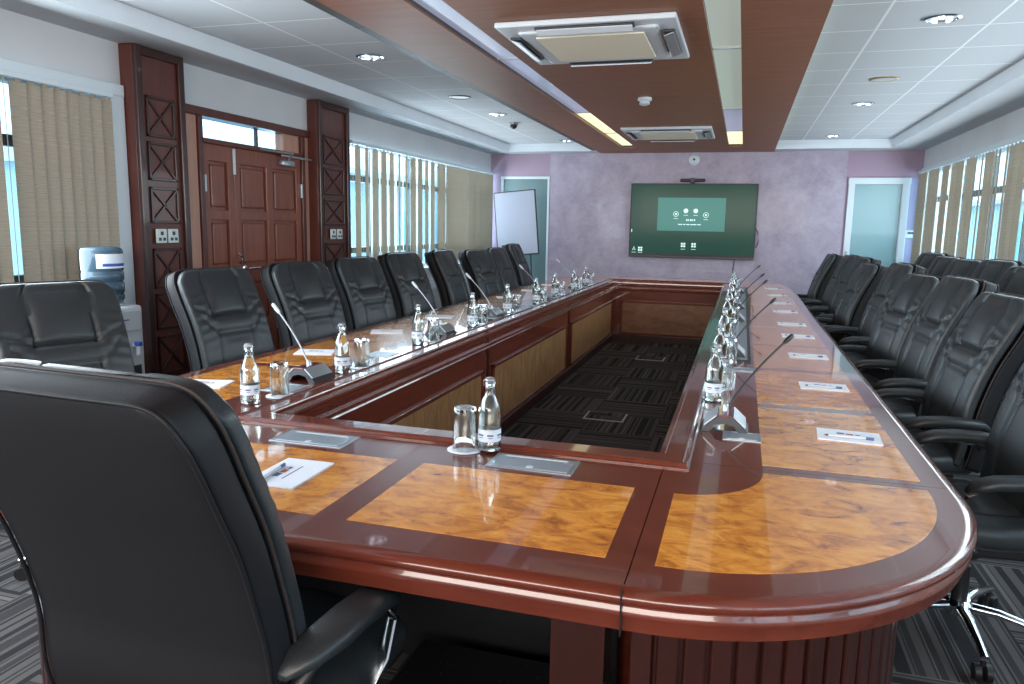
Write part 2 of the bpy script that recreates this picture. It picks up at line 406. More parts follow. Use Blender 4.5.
c_ = MB(); c_.box(0, .05, 5.50, 5.68, 1.85, 1.90, .012); c_.build('door_closer', 'silver', lf2, 40)
c_ = MB(); c_.box(.03, .045, 5.50, 5.95, 1.925, 1.94, .003, m=None); c_.tube([(.03, 5.6, 1.9), (.18, 5.45, 1.94), (.03, 5.22, 1.955)], .007); c_.build('closer_arm', 'silver', lf2)
MB().box(-.05, -.044, 4.58, 5.60, 1.975, 2.12).build('transom_pane', 'pane', dr)
MB().box(-.06, -.035, 5.27, 5.29, 1.975, 2.12).build('transom_bar', 'frame_grey', dr)

# far doors in the back wall
d2 = struct(bpy.data.objects.new('door_2', None)); C.objects.link(d2); d2.location = (0, YB, 0)
MB().box(-3.50, -2.82, .01, .05, 0, 2.09, .004).build('door_leaf', 'teal_door', d2)
f = MB(); f.box(-3.54, -3.50, -.01, .1, 0, 2.12, .004); f.box(-2.82, -2.79, -.01, .1, 0, 2.12, .004); f.box(-3.544, -2.786, -.014, .1, 2.085, 2.123, .004); f.build('door_frame', 'frame_white', d2)
d3 = struct(bpy.data.objects.new('door_3', None)); C.objects.link(d3); d3.location = (0, YB, 0)
MB().box(1.36, 1.95, .03, .05, 0, 2.03, .004).build('door_pane', 'teal_glass', d3)
f = MB(); f.box(1.29, 1.37, -.02, .1, 0, 2.10, .006); f.box(1.94, 2.03, -.02, .1, 0, 2.10, .006); f.box(1.285, 2.035, -.024, .1, 2.02, 2.104, .006); f.build('door_frame', 'frame_white', d3)
f = MB(); f.box(1.315, 1.345, -.045, -.02, .98, 1.14, .006); f.cyl((1.33, -.05, 1.06), (1.42, -.06, 1.06), .009); f.build('door_handle', 'silver', d3)

# ------------------------------------------------------------------ pillars
def pillar(y0, y1, label):
    r = thing('wood_pillar', label, 'pillar', (XL, (y0+y1)/2, 0), 0, 'wood clad pillars beside the entrance')
    hw = (y1-y0)/2
    MB().box(0, .10, -hw, hw, 0, ZS-.002, .004).build('panel', 'pillar', r)
    o = MB()
    for s in (-1, 1): o.box(.095, .125, s*hw-(.05 if s > 0 else 0), s*hw+(.05 if s < 0 else 0), 0, ZS-.004, .006)
    o.box(.095, .123, -hw+.04, hw-.04, ZS-.06, ZS-.006, .006); o.box(.095, .123, -hw+.04, hw-.04, 0, .1, .006); o.build('frame', 'mahogany_dark', r)
    hw2 = hw-.085
    for z0, z1 in [(.10, .35), (.38, .64), (.68, .92), (.95, 1.21), (1.37, 1.60), (1.64, 1.88), (1.91, 2.16)]:
        o = MB(); t = .009
        o.box(.1, .112, -hw2, -hw2+2*t, z0, z1, .003); o.box(.1, .112, hw2-2*t, hw2, z0, z1, .003)
        o.box(.1, .112, -hw2, hw2, z0, z0+2*t, .003); o.box(.1, .112, -hw2, hw2, z1-2*t, z1, .003)
        L = math.hypot(2*hw2, z1-z0); a = math.atan2(z1-z0, 2*hw2)
        for s in (-1, 1): o.box(.1, .110, -L/2+.01, L/2-.01, -t, t, .003, m=TR((0, 0, (z0+z1)/2)) @ RX(s*a))
        o.build('cross_molding', 'mahogany_dark', r)
    return r
pillar(3.87, 4.29, 'tall reddish pillar with X mouldings just left of the entrance door, beside the water dispenser')
pillar(5.95, 6.48, 'tall reddish pillar with X mouldings right of the entrance door, before the far window')
def socket(y, z, label, x=XL+.113):
    r = thing('socket', label, 'socket', (x, y, z), 0, 'white wall sockets on the pillars')
    MB().box(0, .012, -.045, .045, -.045, .045, .004).build('face_plate', 'socket', r)
    o = MB(); o.box(.012, .016, -.012, .012, .005, .03, .002); o.box(.012, .016, -.03, -.008, -.03, -.01, .002); o.box(.012, .016, .008, .03, -.03, -.01, .002); o.build('switch', 'dark_metal', r)
socket(4.015, 1.29, 'left of the two white sockets on the pillar left of the door')
socket(4.12, 1.29, 'right of the two white sockets on the pillar left of the door')
socket(6.155, 1.29, 'left of the two white switch plates on the pillar right of the door')
socket(6.27, 1.29, 'right of the two white switch plates on the pillar right of the door')

# ------------------------------------------------------------------ bulkhead with slots
BX0, BX1 = -2.035, .33
bh = thing('ceiling_bulkhead', 'long brown wood veneer bulkhead hanging along the middle of the ceiling', 'ceiling panel', (0, 0, ZS))
SL = (-1.62, -1.44); SR = (-.25, -.08); SE = 10.29
o = MB(); y1 = 10.655
o.box(BX0, SL[0], YN+.01, y1, 0, .012); o.box(SL[1], SR[0], YN+.01, y1, 0, .012); o.box(SR[1], BX1, YN+.01, y1, 0, .012)
for a, c in (SL, SR): o.box(a, c, SE, y1, 0, .012)
o.box(BX0, BX1, y1, YB-.001, -.003, -.0005)
o.build('veneer_panel', 'bulkhead', bh)
o = MB(); o.box(BX0-.07, BX0-.001, YN+.01, y1, .004, .108); o.box(BX1-.05, BX1-.038, YN+.01, y1, .012, .108)
for a, c in (SL, SR):
    o.box(a-.012, a, YN+.01, SE, .012, .108); o.box(c, c+.012, YN+.01, SE, .012, .108)
o.build('side_board', 'bulk_side', bh)
o = MB()
for y in [k*1.22-1 for k in range(10)]: o.box(BX0-.071, BX0-.001, y-.003, y+.003, .003, .1)
o.build('joint_line', 'black', bh)
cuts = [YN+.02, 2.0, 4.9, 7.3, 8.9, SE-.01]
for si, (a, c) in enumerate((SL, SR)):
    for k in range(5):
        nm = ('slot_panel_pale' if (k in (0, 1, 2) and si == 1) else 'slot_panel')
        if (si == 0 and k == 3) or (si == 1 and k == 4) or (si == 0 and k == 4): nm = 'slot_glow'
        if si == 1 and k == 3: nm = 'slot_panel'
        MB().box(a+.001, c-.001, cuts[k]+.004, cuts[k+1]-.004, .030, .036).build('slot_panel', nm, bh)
    for k in range(1, 5):
        MB().box(a+.001, c-.001, cuts[k]-.012, cuts[k]+.012, .022, .032, .003).build('slot_bar', 'white', bh)
MB().box(BX1-.036, BX1-.012, YN+.1, y1-.1, .05, .075, .004).build('strip_light', mat('strip_light_glow', (.8, .9, .7), .5, emit=(.75, 1, .6), es=.7), bh)

def cassette(y, label):
    r = thing('air_conditioner', label, 'air conditioner', (-.85, y, ZS), 0, 'ceiling cassette air conditioners')
    o = MB(); o.box(-.47, .47, -.47, .47, -.030, -.001, .008); o.build('panel_frame', 'white', r)
    o = MB(); o.box(-.37, .37, -.37, .37, -.045, -.028, .014); o.build('inner_rim', 'white', r)
    o = MB(); o.box(-.29, .29, -.29, .29, -.052, -.04, .004); o.build('intake_grille', 'offwhite', r)
    for k in range(4):
        o = MB(); m = RZ(k*PI/2)
        o.box(-.26, .26, .385, .445, -.044, -.030, .005, m=m); o.build('air_slot', 'dark_metal', r)
        o = MB(); o.box(-.25, .25, -.026, .026, -.004, .004, .003, m=m @ TR((0, .415, -.052)) @ RX(.35)); o.build('louvre', 'silver' if k % 2 else 'white', r)
    return r
cassette(4.40, 'large ceiling air conditioner with cream grille, the nearer one')
cassette(8.66, 'ceiling air conditioner farther along the wood bulkhead, towards the screen')
r = thing('smoke_detector', 'small round white smoke detector on the wood bulkhead between the air conditioners', 'smoke detector', (-.84, 6.4, ZS))
MB().lathe([(.055, -.001), (.06, -.02), (.05, -.028)], 24).build('base', 'white', r, 35); MB().lathe([(.035, -.028), (.045, -.05), (.025, -.062)], 24).build('sensor_head', 'white', r, 35)

def downlight(x, y, label):
    r = thing('downlight', label, 'downlight', (x, y, ZT), 0, 'round recessed downlights')
    MB().lathe([(.098, -.0005), (.098, -.006), (.082, -.010), (.080, -.002)], 28, cap=False).build('trim_ring', 'chrome', r, 35)
    MB().lathe([(.08, -.001), (.08, -.003)], 28).build('reflector', 'silver', r)
    for k in range(3):
        a = k*2*PI/3+.3; MB().lathe([(.015, -.003), (.018, -.010), (.012, -.016)], 12, TR((.042*math.cos(a), .042*math.sin(a), 0))).build('bulb', 'lamp', r, 40)
for a in [(.96, 4.80, 'near right round downlight with glinting bulbs in the tile ceiling'), (.97, 7.72, 'second downlight along the right tile ceiling, past the round speaker'), (.97, 10.2, 'farthest tiny downlight on the right tile ceiling near the back wall'),
          (-2.60, 5.0, 'nearest round downlight in the left tile ceiling above the door'), (-2.56, 7.80, 'downlight in the left tile ceiling just before the dome camera'), (-2.4, 10.3, 'farthest downlight at the end of the left tile ceiling')]: downlight(*a)
def spk(x, y, label):
    r = thing('ceiling_speaker', label, 'speaker', (x, y, ZT), 0, 'round ceiling speakers')
    MB().lathe([(.105, -.0005), (.105, -.006), (.09, -.009), (.09, -.001)], 30, cap=False).build('rim', 'brass' if x > 0 else 'dark_metal', r, 35)
    MB().lathe([(.089, -.001), (.089, -.005)], 30).build('grille', 'white', r)
spk(.955, 6.55, 'round flush speaker between two downlights in the right tile ceiling'); spk(-2.58, 6.72, 'round flush speaker between two downlights in the left tile ceiling')
r = thing('dome_camera', 'small dark dome security camera hanging from the left tile ceiling', 'security camera', (-2.59, 8.47, ZT))
MB().lathe([(.055, -.0005), (.055, -.02), (.045, -.025)], 24).build('base', 'silver', r, 35); MB().lathe([(.04, -.02), (.042, -.035), (.034, -.055), (.018, -.068), (.004, -.072)], 24).build('dome', 'black', r, 40)

# ------------------------------------------------------------------ blinds
def blind(x, y0, y1, z0, z1, angs, label, inward):
    r = thing('vertical_blind', label, 'blind', (x, (y0+y1)/2, 0))
    h = (y1-y0)/2
    MB().box(-.02, .02, -h, h, z1, z1+.03, .004).build('headrail', 'frame_white', r)
    base = None; n = len(angs)
    for i, a in enumerate(angs):
        y = -h+.05+(2*h-.1)*i/(n-1)
        if base is None:
            b_ = MB(); b_.box(-.0008, .0008, -.0445, .0445, z0, z1-.015); b_.box(-.004, .004, -.012, .012, z1-.02, z1, .001)
            base = b_.build('slat', 'fabric', r); s = base
        else: s = base.copy(); C.objects.link(s); s.parent = r
        s.location = (0, y, 0); s.rotation_euler = (0, 0, a)
    return r
rr = random.Random(3)
a1 = [math.radians(-14+rr.uniform(-3, 3)) for _ in range(70)]; a1[61] = math.radians(52)
blind(XL+.05, -1.9, 3.74, .62, 2.105, a1, 'closed beige vertical blind over the near left window beside the water dispenser', 1)
# far left: far half closed, near half open
a2 = []
for i in range(46):
    y = 6.64+4.3*i/45
    a2.append(math.radians((2 if i % 2 else 34)+rr.uniform(-14, 10)) if y < 8.9 else math.radians(-8+rr.uniform(-16, 14)))
blind(XL+.05, 6.62, 10.95, .92, 2.15, a2, 'beige vertical blind half open over the far left window behind the chairs', 1)
a3 = []
k = 0
while len(a3) < 99:
    a3 += [math.radians(rr.uniform(5, 30)) for _ in range(rr.randint(2, 4))]+[math.radians(rr.uniform(-22, -5)) for _ in range(rr.randint(2, 4))]
a3 = a3[:92]
blind(XR-.05, 1.6, 10.9, .86, 2.15, a3, 'brown and white vertical blind half open over the long right window', -1)

# ------------------------------------------------------------------ outside
struct(MB().box(-40, 40, -30, 60, -4.2, -4.0).build('floor_outside', 'ground'))
def ext(name, label, x0, x1, y0, y1, z0, z1, wins, roof=None):
    r = thing(name, label, 'building', ((x0+x1)/2, (y0+y1)/2, z0))
    a, b_, h = (x1-x0)/2, (y1-y0)/2, z1-z0
    MB().box(-a, a, -b_, b_, 0, h, .02).build('wall', 'ext', r)
    sx = a if x0 < 0 else -a
    for (wy0, wy1, wz0, wz1) in wins:
        f = MB().box(sx-.05, sx+.05, wy0-(y0+y1)/2, wy1-(y0+y1)/2, wz0-z0, wz1-z0, .01).build('window', 'bluewall', r)
        g = MB(); c = (wy0+wy1)/2-(y0+y1)/2; g.box(sx-.07, sx+.07, c-.03, c+.03, wz0-z0, wz1-z0); g.build('glazing_bar', 'frame_white', f)
    if roof:
        o = MB(); o.prism([(-a-.5, h), (a+.5, h), (a+.5, h+.15), (0, h+1.0), (-a-.5, h+.15)], -b_-.5, b_+.5, m=Matrix(((1, 0, 0, 0), (0, 0, 1, 0), (0, 1, 0, 0), (0, 0, 0, 1)))); o.build('roof', 'roof', r)
ext('building', 'low building with blue windows seen through the far left blind', -14, -8.6, 16.5, 38, -4, 2.4, [(17+3*k, 19.2+3*k, .2, 1.7) for k in range(6)], True)
ext('building', 'pale building with blue windows seen through the right window slats', 10, 16, 6, 40, -4, 2.6, [(8+3*k, 10.4+3*k, .0, 1.9) for k in range(9)], True)
rf = thing('outside_roof', 'pale tiled roof seen through the glass above the entrance door', 'roof', (-10, 13.0, -4))
MB().box(-2.5, 2.5, -3.0, 3.0, 0, 6.3).build('wall', 'ext', rf)
MB().prism([(-3, 6.3), (3, 6.3), (3, 6.4), (0, 7.15), (-3, 6.4)], -3.3, 3.3, m=Matrix(((1, 0, 0, 0), (0, 0, 1, 0), (0, 1, 0, 0), (0, 0, 0, 1)))).build('roof_slope', 'roof', rf)

# ------------------------------------------------------------------ conference table
TZ = .75
table = thing('conference_table', 'huge hollow rectangular mahogany conference table with burl inlays', 'table', (0, 0, 0))
XC, YC = -.84, 5.695
OXL, OXR, OYN, OYF = -2.24, .56, 1.285, 10.105
IXL, IXR, IYN, IYF = -1.50, -.18, 2.14, 9.25
NA = 24
def arc(cx, cy, rx, ry, a0, a1, n=NA): return [(cx+rx*math.cos(a0+(a1-a0)*i/n), cy+ry*math.sin(a0+(a1-a0)*i/n)) for i in range(n+1)]
def mirror(poly, mx=False, my=False):
    p = [((2*XC-x) if mx else x, (2*YC-y) if my else y) for x, y in poly]
    return p[::-1] if (mx != my) else p
# sections of the top: four corners, straight runs
G = .0012
seamx = -.17
corner = [(seamx+G, IYN-.12), (seamx+G, OYN)]+arc(seamx+.01, 2.05, OXR-seamx-.01, 2.05-OYN, -PI/2, 0)[1:]+[(OXR, 2.10-G), (IXR+.075, 2.10-G), (IXR+.075, 2.02)]
tops = []
for mx in (False, True):
    for my in (False, True):
        tops.append((mirror(corner, mx, my), 'mahogany_x'))
near = [(2*XC-seamx+G, OYN), (seamx-G, OYN), (seamx-G, 2.02), (2*XC-seamx+G, 2.02)]
tops.append((near, 'mahogany_x')); tops.append((mirror(near, False, True), 'mahogany_x'))
nsec = 3; ys = [2.10+(2*YC-4.2)*k/nsec for k in range(nsec+1)]
for k in range(nsec):
    q = [(IXR+.075, ys[k]+G), (OXR, ys[k]+G), (OXR, ys[k+1]-G), (IXR+.075, ys[k+1]-G)]
    tops.append((q, 'mahogany_y')); tops.append((mirror(q, True, False), 'mahogany_y'))
top_objs = []
for p, m in tops: top_objs.append(MB().prism(p, TZ-.045, TZ).build('tabletop', m, table))
# edge apron: ogee lip all round, made by lofting the outline
def outline(off):
    pts = [(seamx, OYN-off)]+arc(seamx+.01, 2.05, OXR-seamx-.01+off, 2.05-OYN+off, -PI/2, 0)[1:]
    full = pts + mirror(pts, False, True) + mirror(pts, True, True) + mirror(pts, True, False)
    return full
prof = [(-.02, 0), (.0, .0005), (.010, -.006), (.014, -.014), (.012, -.022), (.003, -.028), (.003, -.032), (.008, -.037), (.008, -.048), (-.001, -.054), (-.004, -.082), (-.02, -.084), (-.03, -.06), (-.03, -.02)]
rings = []
outs = [[Vector((x, y, TZ+dz)) for x, y in outline(o_)] for o_, dz in prof]
# loft round the section: transpose so that each ring is the section at one outline point
n_ = len(outs[0]); b = MB()
R = [[b.bm.verts.new(outs[j][i]) for j in range(len(prof))] for i in range(n_)]
for i in range(n_):
    A, B = R[i], R[(i+1) % n_]
    for j in range(len(prof)):
        k = (j+1) % len(prof); b.bm.faces.new((A[j], A[k], B[k], B[j]))
b.build('edge_molding', 'mahogany_x', table, 50)
# joints in the molding at the seams
b = MB()
for sx in (seamx, 2*XC-seamx): b.box(sx-.0015, sx+.0015, OYN-.016, OYN+.001, TZ-.084, TZ+.0012)
b.build('seam_line', 'black', table)
# inner raised rim and fascia mouldings: profiles (outward offset, z) mitred round the opening
def frame_loft(name, prof, m, ang=40):
    b = MB(); rings = []
    for o_, z in prof:
        q = o_*.65 if o_ > 0 else o_
        rings.append([b.bm.verts.new(p) for p in ((IXL-q, IYN-o_, z), (IXR+q, IYN-o_, z), (IXR+q, IYF+o_, z), (IXL-q, IYF+o_, z))])
    n = len(rings)
    for i in range(n):
        A, B = rings[i], rings[(i+1) % n]
        for k in range(4): b.bm.faces.new((A[k], A[(k+1) % 4], B[(k+1) % 4], B[k]))
    return b.build(name, m, table, None)
frame_loft('inner_rim', [(.0, .715), (.0, .752), (.003, .757), (.008, .7585), (.080, .7585), (.084, .7565), (.088, .7565), (.092, .762), (.098, .765), (.105, .764), (.110, .760), (.113, .7552), (.121, .7535), (.121, .7503), (.112, .7503), (.108, .72)], 'mahogany_y')
frame_loft('fascia_molding', [(.02, .732), (-.020, .732), (-.021, .722), (-.016, .716), (-.011, .712), (-.011, .700), (-.006, .694), (-.003, .69), (.02, .69)], 'mahogany_y')
frame_loft('fascia_molding', [(.02, .668), (-.010, .668), (-.013, .662), (-.013, .655), (-.022, .651), (-.025, .644), (-.022, .637), (-.012, .633), (.02, .633)], 'mahogany_y')
for q in ((IXL-.03, IXL, IYN, IYF), (IXR, IXR+.03, IYN, IYF)): MB().box(*q, .03, .73).build('inner_fascia', 'mahogany_y', table)
for q in ((IXL-.03, IXR+.03, IYN-.03, IYN-.0005), (IXL-.03, IXR+.03, IYF+.0005, IYF+.03)): MB().box(*q, .03, .73).build('inner_fascia', 'mahogany_x', table)
for q in ((-1.40, -.28, 2.06, 2.085), (-1.40, -.28, 2*YC-2.085, 2*YC-2.06)): MB().box(*q, .02, .70, .003).build('kneehole_shade', 'black', table)  # black sheets added to stand in for the dark shade in the kneeholes
frame_loft('plinth', [(.02, 0), (-.013, 0), (-.013, .078), (-.008, .086), (.02, .086)], 'mahogany_dark')
ybr = [2.14, 4.42, 6.75, 9.25]
for sx, mi in ((IXL, 1), (IXR, -1)):
    for a, c in zip(ybr, ybr[1:]):
        xs = sorted((sx, sx+mi*.006)); y0, y1 = a+.12, c-.12
        pn = MB().box(xs[0], xs[1], y0, y1, .11, .49, .002).build('fascia_panel', 'burl_fascia', table)
        o = MB(); xs = sorted((sx, sx+mi*.014))
        for q in ((y0-.02, y0+.005, .09, .51), (y1-.005, y1+.02, .09, .51), (y0-.02, y1+.02, .09, .115), (y0-.02, y1+.02, .485, .51)): o.box(xs[0], xs[1], *q, .004)
        o.build('panel_molding', 'mahogany_y', pn)
    for c in ybr[1:-1]:
        xs = sorted((sx, sx+mi*.014)); MB().box(xs[0], xs[1], c-.004, c+.004, .0, .74, .002).build('joint_strip', 'mahogany_dark', table)
for sy, mi in ((IYN, 1), (IYF, -1)):
    ya = sorted((sy, sy+mi*.006)); pn = MB().box(IXL+.12, IXR-.10, ya[0], ya[1], .11, .49, .002).build('fascia_panel', 'burl_far', table)
    ya = sorted((sy, sy+mi*.014)); o = MB()
    for q in ((IXL+.10, IXL+.125, .09, .51), (IXR-.105, IXR-.08, .09, .51), (IXL+.10, IXR-.08, .09, .115), (IXL+.10, IXR-.08, .485, .51)): o.box(q[0], q[1], ya[0], ya[1], q[2], q[3], .004)
    o.build('panel_molding', 'mahogany_x', pn)
# burl inlays
IT = TZ+.0008
def inlay(poly):
    o = MB().prism(poly, TZ-.003, IT).build('burl_inlay', 'burl', table)
    return o
cur = [(-.125, 1.402)]+[(x, y) for x, y in arc(-.11, 2.04, .60, .638, -PI/2, 0, 16)]+[(.49, 2.066), (.09, 2.066)]+[(x, y) for x, y in arc(-.125, 2.06, .215, .235, 0, -PI/2, 10)][1:]
for mx in (False, True):
    for my in (False, True): inlay(mirror(cur, mx, my))
for x0, x1 in ((-.80, -.223), (-1.457, -.88)):
    q = [(x0, 1.405), (x1, 1.405), (x1, 1.832), (x0, 1.832)]; inlay(q); inlay(mirror(q, False, True))
P0 = 2.14; PP = (9.25-2.14+.07)/9
for k in range(9):
    q = [(.09, P0+PP*k), (.488, P0+PP*k), (.488, P0+PP*k+PP-.07), (.09, P0+PP*k+PP-.07)]
    inlay(q); inlay(mirror(q, True, False))
# under-table pedestals
for mx in (False, True):
    for my in (False, True):
        pts = arc(-.17, 2.05, .59, .64, -PI/2, 0, 18)
        inner = arc(-.17, 2.05, .55, .60, 0, -PI/2, 18)
        poly = [(-.12, pts[0][1])]+pts[1:]+[(pts[-1][0], 2.3), (pts[-1][0]-.04, 2.3)]+inner
        MB().prism(mirror(poly, mx, my), 0, .655).build('pedestal', 'mahogany_dark', table)
        o = MB()
        for i in range(0, 18):
            a = -PI/2+(PI/2)*(i+.5)/18; cx, cy = -.17+.595*math.cos(a), 2.05+.645*math.sin(a)
            if mx: cx = 2*XC-cx; a_ = PI-a
            else: a_ = a
            if my: cy = 2*YC-cy; a_ = -a_
            tang = math.atan2(.645*math.cos(a_), -.595*math.sin(a_))
            o.box(-.021, .021, -.008, .008, .0, .655, .005, m=TR((cx, cy, 0)) @ RZ(tang))
        o.build('fluting', 'mahogany_dark', table)
        q = [(-.34, 1.45), (-.225, 1.45), (-.225, 1.56), (-.34, 1.56)]
        MB().prism(mirror(q, mx, my), 0, .655).build('leg_panel', 'mahogany_dark', table)
for sx in (.34, 2*XC-.34):
    for k in range(8):
        y = 3.0+k*.86; MB().box(sx-.17, sx+.06, y-.02, y+.02, 0, .70, .004).build('support_panel', 'mahogany_dark', table)
# long glossy cable tray let into the right leg
ct = MB(); 
ct.box(-.02, .075, 3.82, 8.9, TZ, TZ+.004, .001); ctr = ct.build('cable_tray', 'dark_metal', table)
MB().box(-.008, .058, 3.90, 8.85, TZ+.003, TZ+.006, .001).build('tray_cover', 'plate', ctr)

# ------------------------------------------------------------------ table hatches
def hatch_proto(w, d, name='table_hatch'):
    r = bpy.data.objects.new(name, None); C.objects.link(r); r.empty_display_size = .1
    MB().box(-w/2, w/2, -d/2, d/2, 0, .003, .0012).build('frame', 'silver', r)
    MB().box(-w/2+.014, w/2-.014, -d/2+.012, d/2-.012, .002, .0045, .001).build('flap', 'plate', r)
    o = MB(); o.box(-w/2+.03, w/2-.03, d/2-.026, d/2-.018, .004, .0055); o.lathe([(.010, .004), (.010, .0056)], 16, TR((0, -d/2+.024, 0))); o.build('finger_slot', 'white', r)
    return r
hp = hatch_proto(.24, .125)
def put(proto, first, loc, rz, label, cat, group, scale=None):
    o = proto if first else copy_tree(proto)
    o.location = loc; o.rotation_euler = (0, 0, rz); o['label'] = label; o['category'] = cat
    if group: o['group'] = group
    if scale: o.scale = scale
    return o
put(hp, True, (-.515, 1.925, TZ), -.0, 'silver hatch plate beside the clear bottle on the near end of the table', 'table hatch', 'silver hatch plates in the tabletop')
put(hp, False, (-1.2, 1.93, TZ), 0, 'silver hatch plate left of the upturned glass, behind the near notepad', 'table hatch', 'silver hatch plates in the tabletop')
hs = hatch_proto(.13, .14)
for i in range(5):
    put(hs, i == 0, (-1.69, 2.51+.84*i, TZ), 0, '%s silver hatch plate from the near end along the left table side' % ORD[i], 'table hatch', 'silver hatch plates in the tabletop')
for i, y in enumerate((2.42, 3.62)):
    put(hs, False, (.035, y, TZ), 0, ['silver hatch plate under the nearest microphone on the right table side', 'small silver hatch plate on the right table side before the long tray'][i], 'table hatch', 'silver hatch plates in the tabletop', (.9, .75, 1))

# ------------------------------------------------------------------ notepads with pens
pp = bpy.data.objects.new('notepad', None); C.objects.link(pp)
MB().box(-.094, .094, -.070, .070, 0, .004, .0006).build('sheet', 'paper', pp)
o = MB(); o.box(-.035, -.012, .012, .030, .004, .0043); o.box(.02, .034, .012, .022, .004, .0043); o.build('logo', 'print_blue', pp)
o = MB(); o.box(-.008, .014, .010, .026, .004, .0043); o.build('logo', 'print_red', pp)
o = MB(); o.box(-.045, .045, -.010, -.006, .004, .0043); o.build('printed_line', 'print_blue', pp)
pen = bpy.data.objects.new('pen', None); C.objects.link(pen)
MB().cyl((-.065, 0, .0045), (.045, 0, .0045), .0042, 10).build('barrel', 'white', pen, 40); MB().cyl((.045, 0, .0045), (.068, 0, .0045), .0046, 10).build('cap', 'print_blue', pen, 40)
c_ = MB(); c_.cyl((-.065, 0, .0045), (-.076, 0, .0045), .004, 10, .001); c_.build('tip', 'dark_metal', pen, 40)
RY_ = [2.54, 3.345, 4.15, 4.93, 5.56, 6.42, 7.17, 8.03, 8.9]
first = True
for i, y in enumerate(RY_):
    put(pp, first, (.362, y, TZ+.001), -.06 if i == 0 else .01*(i % 3-1), '%s white notepad from the near end along the right table side' % ORD[i], 'notepad', 'white notepads on the table')
    put(pen, first, (.362, y-.03, TZ+.005), -.03, 'pen lying on the %s notepad of the right table side' % ORD[i], 'pen', 'pens on the notepads'); first = False
for i, y in enumerate([2.45, 3.27, 4.07, 4.9, 5.7, 6.5, 7.3, 8.1]):
    put(pp, False, (-2.02, y, TZ+.001), .25+.08*(i % 3), '%s white notepad from the near end along the left table side' % ORD[i], 'notepad', 'white notepads on the table')
put(pp, False, (-1.09, 1.63, TZ+.001), PI/2+.03, 'white notepad with logo and pen on the near end of the table', 'notepad', 'white notepads on the table', (1.12, 1.0, 1))
put(pen, False, (-1.125, 1.60, TZ+.005), PI/2+.1, 'white pen with dark cap on the near notepad', 'pen', 'pens on the notepads')

# ------------------------------------------------------------------ bottles, glasses, coasters
def bottle_proto():
    r = bpy.data.objects.new('water_bottle', None); C.objects.link(r)
    outer = [(.0285, .0), (.0325, .004), (.033, .012), (.033, .112), (.0325, .122), (.029, .136), (.022, .154), (.0165, .168), (.0138, .180), (.0130, .196), (.0148, .199), (.0148, .206), (.0128, .208)]
    inner = [(.0105, .208), (.0105, .196), (.0112, .180), (.0140, .167), (.0195, .153), (.0265, .135), (.0300, .122), (.0305, .112), (.0305, .012), (.0285, .007), (.004, .006)]
    MB().lathe(outer+inner, 24).build('glass_body', 'glass', r, 50)
    MB().lathe([(.004, .0063), (.0283, .0073), (.0303, .012), (.0303, .112), (.0298, .122), (.0263, .135), (.0192, .153), (.0138, .166), (.002, .1665)], 24).build('water', 'water', r, 50)
    MB().lathe([(.0334, .034), (.0334, .070)], 24, cap=False).build('label', 'label', r, 50)
    o = MB(); 
    for k in range(8):
        a = -PI/2-.5+k*.9; p = (.0336*math.cos(a), .0336*math.sin(a), .054)
        o.box(-.009, .009, -.0002, .0006, -.003, .002, m=TR(p) @ RZ(a+PI/2)); o.box(-.006, .006, -.0002, .0006, -.009, -.007, m=TR(p) @ RZ(a+PI/2))
    o.build('label_print', 'print_blue', r)
    o = MB(); o.lathe([(.0125, .2085), (.0138, .2085), (.0138, .214), (.011, .2165), (.002, .217)], 20)
    o.tube([(-.0135, 0, .211), (-.020, 0, .206), (-.0185, .0, .192)], .0013, 6); o.build('stopper', 'silver', r, 40)
    return r
def glass_proto():   # upturned tumbler
    r = bpy.data.objects.new('drinking_glass', None); C.objects.link(r)
    outer = [(.0335, .0), (.0345, .002), (.034, .06), (.0325, .118), (.030, .125), (.004, .1255)]
    inner = [(.004, .115), (.028, .114), (.030, .108), (.0318, .06), (.0325, .0005)]
    MB().lathe((inner+outer[0:])[::1], 24).build('tumbler', 'glass', r, 45)
    return r
def coaster_proto():
    r = bpy.data.objects.new('paper_coaster', None); C.objects.link(r)
    MB().lathe([(.05, 0), (.0515, .001), (.0515, .002), (.05, .003), (.004, .003)], 32).build('disc', 'paper', r, 40)
    MB().lathe([(.0375, .003), (.0375, .0036), (.0365, .0036), (.0365, .003)], 32, cap=False).build('ring', 'silver', r)
    return r
bp, gp, cp_ = bottle_proto(), glass_proto(), coaster_proto()
GB, GG, GC = 'clear water bottles on the table', 'upturned glasses on the table', 'white coasters on the table'
bz = TZ+.001
put(bp, True, (-.668, 2.0, bz), 0, 'clear glass water bottle on the near end of the table, beside the upturned glass', 'bottle', GB)
put(cp_, True, (-.738, 1.985, bz), 0, 'round white coaster under the upturned glass on the near end of the table', 'coaster', GC)
put(gp, True, (-.738, 1.985, bz+.0035), 0, 'clear upturned glass on a coaster at the near end of the table', 'glass', GG)
LB = [2.25, 2.87, 3.72, 4.53, 5.35, 6.10, 6.85, 7.60, 8.30]
for i, y in enumerate(LB):
    put(bp, False, (-1.66+.02*(i % 2), y, bz), .5*i, '%s clear water bottle from the near end along the left table side' % ORD[i], 'bottle', GB)
    gx, gy = -1.625+.01*(i % 2), y+.13
    put(cp_, False, (gx, gy, bz), 0, '%s white coaster from the near end along the left table side' % ORD[i], 'coaster', GC)
    put(gp, False, (gx, gy, bz+.0035), 0, '%s upturned glass from the near end along the left table side' % ORD[i], 'glass', GG)
RB = [2.92, 3.55, 4.35, 5.15, 5.95, 6.75, 7.55, 8.35]
